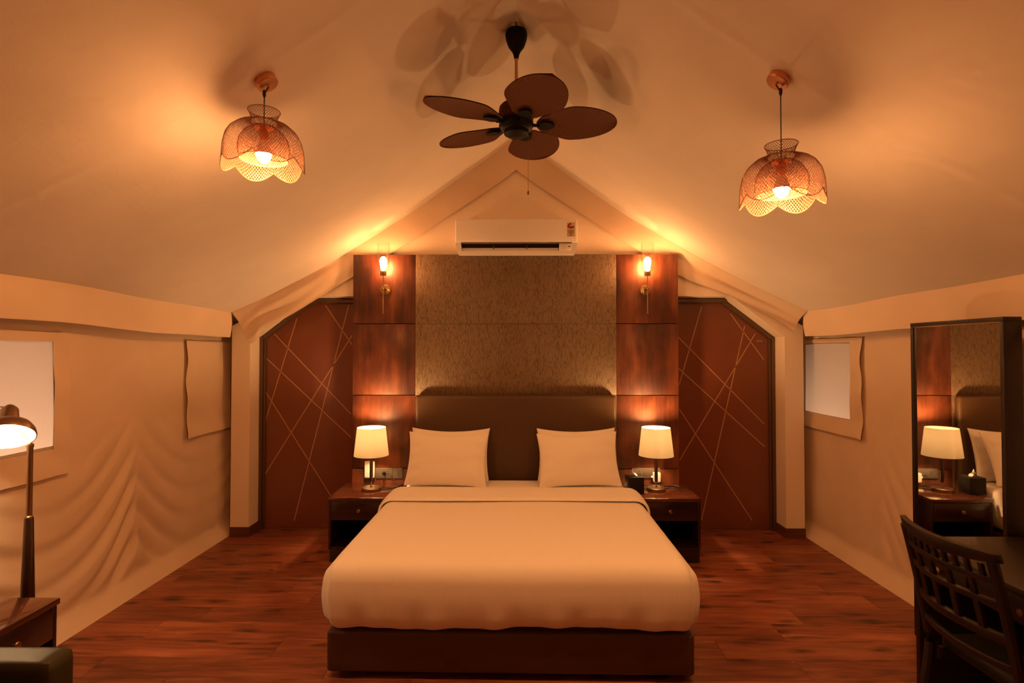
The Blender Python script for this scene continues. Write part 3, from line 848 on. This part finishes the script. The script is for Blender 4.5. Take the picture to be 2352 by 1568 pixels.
o = mk.build('lettering', 'ink', ac); o.data.transform(Matrix.Translation(-off)); o['kind'] = 'stuff'
# energy label: a fan-shaped badge over a paper slip
def disc(cx, cz, r, a0, a1, y, n=24, r0=0.0):
    mb = MB(); vs = []
    pts = [(cx + r * math.cos(R(a0 + (a1 - a0) * i / n)), cz + r * math.sin(R(a0 + (a1 - a0) * i / n))) for i in range(n + 1)]
    inn = [(cx + r0 * math.cos(R(a0 + (a1 - a0) * i / n)), cz + r0 * math.sin(R(a0 + (a1 - a0) * i / n))) for i in range(n, -1, -1)] if r0 else []
    return mb.prism(pts + inn, 'y', y - 0.0006, y)
EX, EZ = 0.466, 2.700
def acm(mb, name, mat, par=ac):
    o = mb.build(name, mat, par); o.data.transform(Matrix.Translation(-off)); return o
acm(MB().box(EX - 0.034, EX + 0.034, 4.6272, 4.6280, 2.615, 2.735), 'energy_label', 'labelpaper')
acm(disc(EX, EZ, 0.030, 0, 180, 4.6270, r0=0.012), 'badge_arc', 'labelpaper')
acm(disc(EX, EZ, 0.030, 85, 180, 4.6268, r0=0.014), 'badge_stars', 'redink')
acm(MB().prism([(EX - 0.030, EZ + 0.002), (EX + 0.030, EZ + 0.002), (EX + 0.027, EZ - 0.010), (EX, EZ - 0.020), (EX - 0.027, EZ - 0.010)], 'y', 4.6264, 4.6270), 'badge_base', 'redink')
lines = MB()
for k, w in enumerate((0.024, 0.021, 0.022, 0.018)): lines.box(EX - w, EX + w, 4.6266, 4.6272, 2.664 - k * 0.0085, 2.667 - k * 0.0085)
lines.box(EX - 0.005, EX + 0.005, 4.6266, 4.6272, 2.622, 2.632); lines.box(EX - 0.028, EX + 0.028, 4.6266, 4.6272, 2.6155, 2.617)
o = acm(lines, 'label_print', 'ink'); o['kind'] = 'stuff'

# ------------------------------------------------------------------ pendant lamps
def net(prof, n, rows, w, lobes=0, amp=0.0):
    """expanded copper mesh: diamond strands on a surface of revolution"""
    seg = [0]
    for (a, b) in zip(prof, prof[1:]): seg.append(seg[-1] + math.hypot(b[0] - a[0], b[1] - a[1]))
    L = seg[-1]
    def at(s):
        s = max(0, min(L, s))
        for i in range(len(prof) - 1):
            if s <= seg[i + 1] + 1e-9:
                t = (s - seg[i]) / max(1e-9, seg[i + 1] - seg[i])
                return prof[i][0] + (prof[i + 1][0] - prof[i][0]) * t, prof[i][1] + (prof[i + 1][1] - prof[i][1]) * t
        return prof[-1]
    def pt(i, j):
        th = 2 * math.pi * (i + 0.5 * (j % 2)) / n
        v = j / rows
        r, z = at(v * L)
        if lobes:
            k = v ** 2.2
            lob = abs(math.sin(lobes * th / 2))
            z -= amp * k * (lob - 0.35) ; r *= 1 + 0.035 * v * (lob - 0.5)
        return Vector((r * math.cos(th), r * math.sin(th), z))
    mb = MB()
    def strand(a, b):
        d = b - a; rad = Vector((a.x + b.x, a.y + b.y, 0.0)).normalized()
        t = d.cross(rad).normalized() * w; rr = rad * w * 0.7
        mb.add([a - t - rr * 0.5, a + t - rr * 0.5, a + rr, b - t - rr * 0.5, b + t - rr * 0.5, b + rr], [(0, 1, 4, 3), (1, 2, 5, 4), (2, 0, 3, 5)])
    for j in range(rows):
        for i in range(n):
            a = pt(i, j)
            if j % 2 == 0: b1, b2 = pt(i, j + 1), pt((i - 1) % n, j + 1)
            else: b1, b2 = pt(i, j + 1), pt((i + 1) % n, j + 1)
            strand(a, b1); strand(a, b2)
    def ring(v, m=144):
        out = []
        for q in range(m + 1):
            th = 2 * math.pi * q / m; r, z = at(v * L)
            if lobes:
                lob = abs(math.sin(lobes * th / 2)); z -= amp * v ** 2.2 * (lob - 0.35); r *= 1 + 0.035 * v * (lob - 0.5)
            out.append(Vector((r * math.cos(th), r * math.sin(th), z)))
        return out
    return mb, ring
outer_prof = [(0.051, 0.112), (0.075, 0.108), (0.105, 0.094), (0.130, 0.072), (0.147, 0.043), (0.155, 0.010), (0.158, -0.030), (0.159, -0.066)]
inner_prof = [(0.024, 0.100), (0.050, 0.090), (0.076, 0.070), (0.094, 0.042), (0.101, 0.010), (0.100, -0.020), (0.094, -0.043)]
neck_prof = [(0.051, 0.112), (0.050, 0.122), (0.054, 0.140), (0.063, 0.160)]
def pendant(cord_len, rot):
    root = empty('pendant_lamp')                                  # origin: bulb centre
    mb, ring = net(outer_prof, 84, 34, 0.00070, 6, 0.042)
    sh = obj('outer_shade', mb.mesh('outer_shade'), 'wire', root); sh['kind'] = 'stuff'
    sh.rotation_euler = (0, 0, rot)
    MB().tube(ring(1.0), 0.0016, 6, cap=False).build('rim_wire', 'wire', sh, smooth=True)
    mb, ring = net(inner_prof, 64, 26, 0.00066)
    ih = obj('inner_shade', mb.mesh('inner_shade'), 'wire', root); ih['kind'] = 'stuff'
    MB().tube(ring(1.0), 0.0013, 6, cap=False).build('rim_wire', 'wire', ih, smooth=True)
    mb, ring = net(neck_prof, 34, 8, 0.0009)
    nk = obj('neck', mb.mesh('neck'), 'wire', root); nk['kind'] = 'stuff'
    MB().tube(ring(1.0), 0.0016, 6, cap=False).build('rim_wire', 'wire', nk, smooth=True)
    MB().lathe([(0, 0.036), (0.018, 0.036), (0.019, 0.042), (0.019, 0.085), (0.012, 0.094), (0.006, 0.104), (0, 0.106)], 24).build('socket', 'copper', root, smooth=True)
    st = MB().lathe([(0.0, 0.098), (0.040, 0.090), (0.041, 0.092), (0.0, 0.1005)], 8)
    for k in range(8):
        a = 2 * math.pi * k / 8
        st.tube([(0.012 * math.cos(a), 0.012 * math.sin(a), 0.092), (0.034 * math.cos(a), 0.034 * math.sin(a), 0.100), (0.052 * math.cos(a), 0.052 * math.sin(a), 0.112)], 0.002, 6)
    st.build('shade_holder', 'copper', root)
    MB().lathe([(0.0, -0.004), (0.020, -0.006), (0.029, -0.016), (0.029, -0.026), (0.021, -0.046), (0.010, -0.055), (0.0, -0.057)], 28).build('bulb', 'bulb', root, smooth=True)
    MB().lathe([(0.0, 0.04), (0.014, 0.04), (0.0165, 0.026), (0.027, 0.002), (0.0330, -0.020), (0.0322, -0.022), (0.0290, -0.014), (0.0, -0.006)], 24).build('bulb_base_shield', 'white_plastic', root, smooth=True)  # opaque base, flared wider than the bulb to cut its upward light
    return root
def finish_pendant(root, roof_x, roof_y):
    bz = root.location.z
    top = Vector((roof_x, roof_y, roof_pt(roof_x, roof_y).z))
    e = 0.01
    nrm = Vector((-(roof_pt(roof_x + e, roof_y).z - roof_pt(roof_x - e, roof_y).z) / (2 * e), 0, 1)).normalized()
    if nrm.z > 0: nrm = -nrm                                       # points into the room
    cp = MB().lathe([(0, -0.006), (0.0455, -0.006), (0.0465, 0.0), (0.0465, 0.024), (0.043, 0.028), (0.006, 0.029), (0.006, 0.036), (0, 0.036)], 40).build('ceiling_rose', 'copper', root, smooth=True)
    q = Vector((0, 0, 1)).rotation_difference(nrm)
    cp.rotation_mode = 'QUATERNION'; cp.rotation_quaternion = q
    cp.location = top - Vector(root.location)
    exitp = top + nrm * 0.034
    x0, y0 = root.location.x, root.location.y
    gp = Vector((x0, y0, exitp.z - 0.030))
    MB().tube([exitp - Vector(root.location), gp - Vector(root.location)], 0.003, 8).build('cord_loop', 'cord', root, smooth=True)
    MB().lathe([(0, 0.016), (0.005, 0.014), (0.007, 0.004), (0.007, -0.006), (0.004, -0.016), (0, -0.017)], 14, tuple(gp - Vector(root.location))).build('cord_grip', 'cord', root, smooth=True)
    MB().tube([gp - Vector(root.location), (0, 0, 0.104)], 0.0024, 8).build('cord', 'cord', root, smooth=True)
def roof_hit(px, py):
    d = ray(px, py); lo, hi = 0.5, 6.0
    for _ in range(60):
        m = (lo + hi) / 2; p = CAM + d * m
        if p.z > roof_pt(p.x, p.y).z: hi = m
        else: lo = m
    return CAM + d * lo
pA = roof_hit(608, 183); pB = roof_hit(1792, 178)
bA = PY(606, 343, pA.y); bB = PY(1795, 422, pB.y)
pd1 = pendant(0, R(100))
pd1.location = (bA.x, pA.y, bA.z)
tag(pd1, 'lit copper mesh pendant lamp hanging on the shorter cord', 'pendant lamp', 'copper mesh pendants')
pd2 = copy_tree(pd1); pd2.location = (bB.x, pB.y, bB.z)
pd2['label'] = 'lit copper mesh pendant lamp hanging on the longer cord'
for ch in pd2.children:
    if ch.name.startswith('outer_shade'): ch.rotation_euler = (0, 0, R(70))
finish_pendant(pd1, pA.x, pA.y); finish_pendant(pd2, pB.x, pB.y)

# ------------------------------------------------------------------ ceiling fan
FY = 3.10
fan = empty('ceiling_fan', (0, FY, 3.53))
tag(fan, 'brown woven-blade ceiling fan with copper rod hanging from the ridge', 'ceiling fan')
def FZ(z): return z - 3.53
MB().lathe([(0.004, FZ(3.535)), (0.012, FZ(3.50)), (0.016, FZ(3.485)), (0.012, FZ(3.47))], 14).build('hook', 'bronze', fan, smooth=True)
MB().lathe([(0, FZ(3.482)), (0.035, FZ(3.482)), (0.058, FZ(3.474)), (0.064, FZ(3.455)), (0.060, FZ(3.425)), (0.046, FZ(3.385)), (0.024, FZ(3.355)), (0.016, FZ(3.335)), (0.013, FZ(3.315)), (0, FZ(3.315))], 36).build('canopy', 'black_metal', fan, smooth=True)
MB().lathe([(0.0095, FZ(3.33)), (0.0095, FZ(3.05))], 16).build('down_rod', 'copper_rod', fan, smooth=True)
MB().lathe([(0, FZ(3.06)), (0.03, FZ(3.06)), (0.036, FZ(3.052)), (0.085, FZ(3.045)), (0.098, FZ(3.03)), (0.102, FZ(2.995)), (0.098, FZ(2.962)), (0.08, FZ(2.95)), (0, FZ(2.95))], 40).build('motor_cover', 'weave', fan, smooth=True)
MB().lathe([(0, FZ(2.955)), (0.085, FZ(2.955)), (0.098, FZ(2.945)), (0.100, FZ(2.925)), (0.088, FZ(2.905)), (0.072, FZ(2.897)), (0.070, FZ(2.878)), (0.050, FZ(2.866)), (0, FZ(2.862))], 40).build('hub', 'black_metal', fan, smooth=True)
def blade_mesh():
    mb = MB(); L0, L1, wmax = 0.115, 0.575, 0.162
    nu, nv = 40, 10
    def half(t): # half width along the blade
        return wmax * (math.sin(math.pi * min(1, (t * 0.93 + 0.07)) ** 0.92) ** 0.60) if t < 1 else 0.0
    for s in (-1, 1):
        def fn(u, v):
            t = u; x = L0 + (L1 - L0) * (1 - math.cos(math.pi * t)) / 2
            tt = (x - L0) / (L1 - L0)
            h = wmax * (0.42 + 0.58 * sm(0, 0.45, tt)) * math.sqrt(max(0, 1 - max(0, (tt - 0.45) / 0.55) ** 1.9)) * math.sqrt(min(1, tt / 0.06 + 0.0)) 
            yv = (-1 + 2 * v) * h
            return Vector((x, yv, s * 0.0028 + 0.010 * (1 - (2 * v - 1) ** 2)))
        mb.grid(fn, nu, nv)
    me = mb.mesh('blade'); weld(me, 1e-4)
    finish(me, True, 50)
    return me
bme = blade_mesh()
br = MB()
br.tube([(0.085, 0, -0.004), (0.11, 0, -0.008), (0.135, 0, -0.012)], [0.012, 0.009, 0.010], 10)
br.add([(0.13 + 0.045 * (1 + math.cos(a)) / 1, 0.034 * math.sin(a) * (1.15 - 0.35 * math.cos(a)), z) for z in (-0.014, -0.004) for a in [2 * math.pi * k / 20 for k in range(20)]],
       [tuple(range(20))[::-1], tuple(range(20, 40))] + [(k, (k + 1) % 20, 20 + (k + 1) % 20, 20 + k) for k in range(20)])
brm = br.mesh('blade_bracket', smooth=True)
for k in range(5):
    az = R(-73 + 72 * k)
    bl = obj('blade', bme, 'weave', fan)
    m = Matrix.Translation((0, 0, FZ(2.935))) @ Matrix.Rotation(az, 4, 'Z') @ Matrix.Rotation(R(-9.5), 4, 'X')
    bl.matrix_local = m
    bb = obj('blade_bracket', brm, 'black_metal', fan); bb.matrix_local = m
pc = PY(1213, 445, FY)
MB().tube([(pc.x, -0.02, FZ(2.868)), (pc.x, -0.02, pc.z - 3.53)], 0.0012, 6).build('pull_chain', 'bronze', fan, smooth=True)
MB().lathe([(0, 0.012), (0.004, 0.010), (0.007, 0.0), (0.006, -0.010), (0, -0.014)], 14, (pc.x, -0.02, pc.z - 3.53)).build('chain_pull', 'bronze', fan, smooth=True)

# ------------------------------------------------------------------ reading floor lamp
fx, fy = -2.385, 2.66
fl2 = empty('floor_lamp', (fx, fy, 0))
tag(fl2, 'lit bronze reading lamp with dome shade on a tapered wooden stem', 'floor lamp')
MB().lathe([(0, 0), (0.12, 0), (0.122, 0.006), (0.118, 0.018), (0.03, 0.026), (0.024, 0.05), (0, 0.05)], 40).build('base', 'bronze', fl2, smooth=True)
MB().lathe([(0, 0.04), (0.028, 0.04), (0.030, 0.10), (0.028, 0.45), (0.019, 0.815), (0.017, 0.82), (0, 0.82)], 28).build('wooden_stem', 'darkwood', fl2, smooth=True)
MB().lathe([(0, 0.815), (0.017, 0.815), (0.017, 0.825), (0.0125, 0.83), (0.0125, 1.16), (0.015, 1.165), (0.015, 1.18), (0, 1.18)], 20).build('pole', 'bronze', fl2, smooth=True)
hp = PY(15, 1003, fy - 0.10) - Vector((fx, fy, 0))                  # centre of the shade mouth
tilt = Matrix.Translation(hp) @ Matrix.Rotation(R(42), 4, 'Z') @ Matrix.Rotation(R(-38), 4, 'X') @ Matrix.Rotation(R(3), 4, 'Y')
sh = MB().lathe([(0.109, 0.0), (0.110, 0.010), (0.104, 0.034), (0.088, 0.060), (0.060, 0.080), (0.040, 0.088), (0.038, 0.088), (0.058, 0.078), (0.085, 0.058), (0.100, 0.033), (0.106, 0.010), (0.106, 0.0)], 56, close=True).build('dome_shade', 'bronze', fl2, smooth=True)
sh.matrix_local = tilt
nk = MB().lathe([(0, 0.082), (0.040, 0.082), (0.040, 0.090), (0.034, 0.15), (0.030, 0.158), (0.018, 0.160), (0.018, 0.172), (0, 0.172)], 32).build('lamp_holder', 'bronze', fl2, smooth=True); nk.matrix_local = tilt
tn = MB().tube(smoothpts([(-0.02, 0, 0.164), (-0.032, 0, 0.170), (-0.040, 0, 0.163), (-0.036, 0, 0.154)], 5), 0.003, 8).build('switch_key', 'bronze', fl2, smooth=True); tn.matrix_local = tilt
bu = MB().lathe([(0, 0.075), (0.02, 0.070), (0.042, 0.045), (0.046, 0.024), (0.036, 0.006), (0, -0.002)], 32).build('bulb', 'bulb_read', fl2, smooth=True); bu.matrix_local = tilt
inr = MB().lathe([(0.105, 0.002), (0.099, 0.033), (0.084, 0.0575), (0.05, 0.078), (0, 0.080)], 48).build('white_inside', 'white_paint', fl2, smooth=True)
inr.data.transform(Matrix.Identity(4)); inr.matrix_local = tilt
bm = bmesh.new(); bm.from_mesh(inr.data)
bmesh.ops.delete(bm, geom=[f for f in bm.faces if len(f.verts) > 8], context='FACES'); bm.to_mesh(inr.data); bm.free()
ja = tilt @ Vector((0, 0.02, 0.12))
MB().tube(smoothpts([(0, 0, 1.175), (0.0, 0.0, 1.20), (ja.x * 0.5, ja.y * 0.5 + 0.01, 1.23), tuple(ja)], 6), 0.007, 10).build('arm', 'bronze', fl2, smooth=True)

# ------------------------------------------------------------------ armchair
ar = empty('armchair', (-1.98, 1.60, 0))
tag(ar, 'olive leatherette armchair with padded arm next to the small side table', 'armchair')
def rb(name, x0, x1, y0, y1, z0, z1, r, mat='olive', par=ar):
    c = ((x0 + x1) / 2, (y0 + y1) / 2, (z0 + z1) / 2)
    me = rbox(0, 0, 0, (x1 - x0) / 2, (y1 - y0) / 2, (z1 - z0) / 2, r, 18, 14, 14).mesh(name); weld(me, 1e-4)
    o = obj(name, me, mat, par); o.location = c; return o
rb('arm', -0.40, 0.445, 0.190, 0.308, 0.10, 0.608, 0.022)
rb('arm', -0.40, 0.445, -0.308, -0.190, 0.10, 0.608, 0.022)
rb('seat_cushion', -0.26, 0.42, -0.187, 0.187, 0.20, 0.43, 0.045)
rb('backrest', -0.43, -0.27, -0.30, 0.30, 0.15, 0.82, 0.05)
rb('seat_base', -0.38, 0.38, -0.187, 0.187, 0.09, 0.20, 0.01)
for sx in (-0.34, 0.36):
    for sy in (-0.25, 0.25):
        MB().lathe([(0.014, 0), (0.022, 0.11), (0, 0.11)], 14, (sx, sy, 0)).build('leg', 'blackwood', ar, smooth=True)

# ------------------------------------------------------------------ desk, chair, mirror
dk = empty('writing_desk', (2.15, 2.0, 0))
tag(dk, 'dark wooden writing desk by the canvas wall behind the lattice-back chair', 'desk')
def dkb(name, x0, x1, y0, y1, z0, z1, mat='blackwood', par=dk, bv=0.003, base=Vector((2.15, 2.0, 0))):
    o = box(name, x0, x1, y0, y1, z0, z1, mat, par, bv); o.location -= base; return o
dkb('desktop', 1.815, 2.44, 1.40, 2.56, 0.745, 0.775, bv=0.005)
dkb('side_panel', 1.835, 2.42, 2.515, 2.54, 0.0, 0.745)
dkb('side_panel', 1.835, 2.42, 1.42, 1.445, 0.0, 0.745)
dkb('modesty_panel', 2.38, 2.40, 1.445, 2.515, 0.25, 0.745)
dr = dkb('drawer', 1.842, 2.30, 1.75, 2.25, 0.635, 0.740)
dr2 = dkb('drawer', 1.842, 2.30, 2.26, 2.51, 0.635, 0.740)
dr3 = dkb('drawer', 1.842, 2.30, 1.45, 1.74, 0.635, 0.740)
for d_ in (dr, dr2, dr3):
    k = MB().lathe([(0.006, 0), (0.006, 0.010), (0.014, 0.014), (0.013, 0.024), (0, 0.026)], 16).build('knob', 'brass', d_, smooth=True)
    k.rotation_euler = (0, R(-90), 0); k.location = (-0.229, 0, 0)

mr = empty('standing_mirror', (2.34, 2.886, 0))
tag(mr, 'tall dark-framed standing mirror reflecting the bedside lamp and headboard', 'mirror')
moff = Vector((2.34, 2.886, 0))
mx0, mx1, my0, my1, mz0, mz1 = 2.296, 2.385, 2.583, 3.190, 0.0, 1.797
fwid = 0.022
for nm_, a in (('frame_top', (mx0, mx1, my0, my1, mz1 - fwid, mz1)), ('frame_bottom', (mx0, mx1, my0, my1, 0.0, 0.12)),
               ('frame_side', (mx0, mx1, my0, my0 + fwid, 0.12, mz1 - fwid)), ('frame_side', (mx0, mx1, my1 - fwid, my1, 0.12, mz1 - fwid))):
    dkb(nm_, *a, mat='blackwood', par=mr, base=moff)
dkb('back_board', 2.33, 2.38, my0 + fwid, my1 - fwid, 0.12, mz1 - fwid, mat='blackwood', par=mr, bv=0, base=moff)
dkb('mirror_glass', 2.306, 2.312, my0 + fwid, my1 - fwid, 0.12, mz1 - fwid, mat='mirror', par=mr, bv=0, base=moff)
dkb('glass_bead', mx0 + 0.002, 2.306, my0 + fwid, my1 - fwid, mz1 - fwid - 0.004, mz1 - fwid, mat='brass', par=mr, bv=0, base=moff)

ch = empty('desk_chair', (1.957, 2.06, 0))
tag(ch, 'dark wooden chair with curved lattice back pushed up to the desk', 'chair')
# chair faces +x; back curve bows toward the room
def bx_(y): return -0.255 + 0.055 * (1 - (y / 0.22) ** 2) * -1        # bow
def rake(z): return -0.10 * ((z - 0.45) / 0.5) ** 1.3 if z > 0.45 else 0.0
def curved_rail(name, z0, z1, th=0.022, ext=0.0, taper=0.0):
    mb = MB(); n = 20; hw = 0.205 + ext
    vs = []
    for i in range(n + 1):
        y = -hw + 2 * hw * i / n; e = abs(y) / hw
        zz0 = z0 + taper * e * e; xm = bx_(y)
        for (dx, z) in ((-th / 2, zz0), (th / 2, zz0), (th / 2, z1), (-th / 2, z1)):
            vs.append((xm + rake(z) + dx, y, z))
    fs = []
    for i in range(n):
        for k in range(4): fs.append((i * 4 + k, i * 4 + (k + 1) % 4, i * 4 + 4 + (k + 1) % 4, i * 4 + 4 + k))
    fs += [(0, 1, 2, 3), (n * 4 + 3, n * 4 + 2, n * 4 + 1, n * 4)]
    return mb.add(vs, fs).build(name, 'blackwood', ch, bevel=0.002)
def slat(z0, z1, y, w, name='slat'):
    mb = MB(); n = 4; vs = []; th = 0.014; xm = bx_(y)
    for i in range(n + 1):
        z = z0 + (z1 - z0) * i / n
        for dx, dy in ((-th / 2, -w / 2), (th / 2, -w / 2), (th / 2, w / 2), (-th / 2, w / 2)): vs.append((xm + rake(z) + dx, y + dy, z))
    fs = []
    for i in range(n):
        for k in range(4): fs.append((i * 4 + k, i * 4 + (k + 1) % 4, i * 4 + 4 + (k + 1) % 4, i * 4 + 4 + k))
    fs += [(0, 1, 2, 3), (n * 4 + 3, n * 4 + 2, n * 4 + 1, n * 4)]
    return mb.add(vs, fs).build(name, 'blackwood', ch, bevel=0.0015)
curved_rail('crest_rail', 0.905, 0.955, 0.026, 0.018, 0.02)
curved_rail('back_rail', 0.845, 0.868)
curved_rail('back_rail', 0.765, 0.788)
curved_rail('back_rail', 0.640, 0.672, 0.026)
curved_rail('back_rail', 0.545, 0.570)
for k in range(9): slat(0.866, 0.908, -0.168 + 0.042 * k, 0.017)
for k in range(4): slat(0.786, 0.847, -0.126 + 0.084 * k, 0.022)
for k in range(4): slat(0.670, 0.767, -0.126 + 0.084 * k, 0.024)
for s in (-1, 1):
    pts = [(bx_(0.2) + rake(z) + (0.06 * (1 - z / 0.45) * -1 if z < 0.45 else 0), s * 0.205, z) for z in (0, 0.15, 0.3, 0.45, 0.55, 0.65, 0.75, 0.85, 0.925)]
    MB().tube(smoothpts(pts, 3), 0.0175, 8).build('rear_leg', 'blackwood', ch, smooth=True)
    MB().tube([(0.19, s * 0.19, 0), (0.185, s * 0.19, 0.44)], [0.013, 0.02], 10).build('front_leg', 'blackwood', ch, smooth=True)
    MB().box(-0.24, 0.19, s * 0.19 - 0.011, s * 0.19 + 0.011, 0.385, 0.435).build('seat_rail', 'blackwood', ch, bevel=0.002)
me = rbox(0, 0, 0.458, 0.225, 0.205, 0.028, 0.022, 16, 16, 6).mesh('seat'); weld(me)
obj('seat', me, 'dark_plastic', ch)
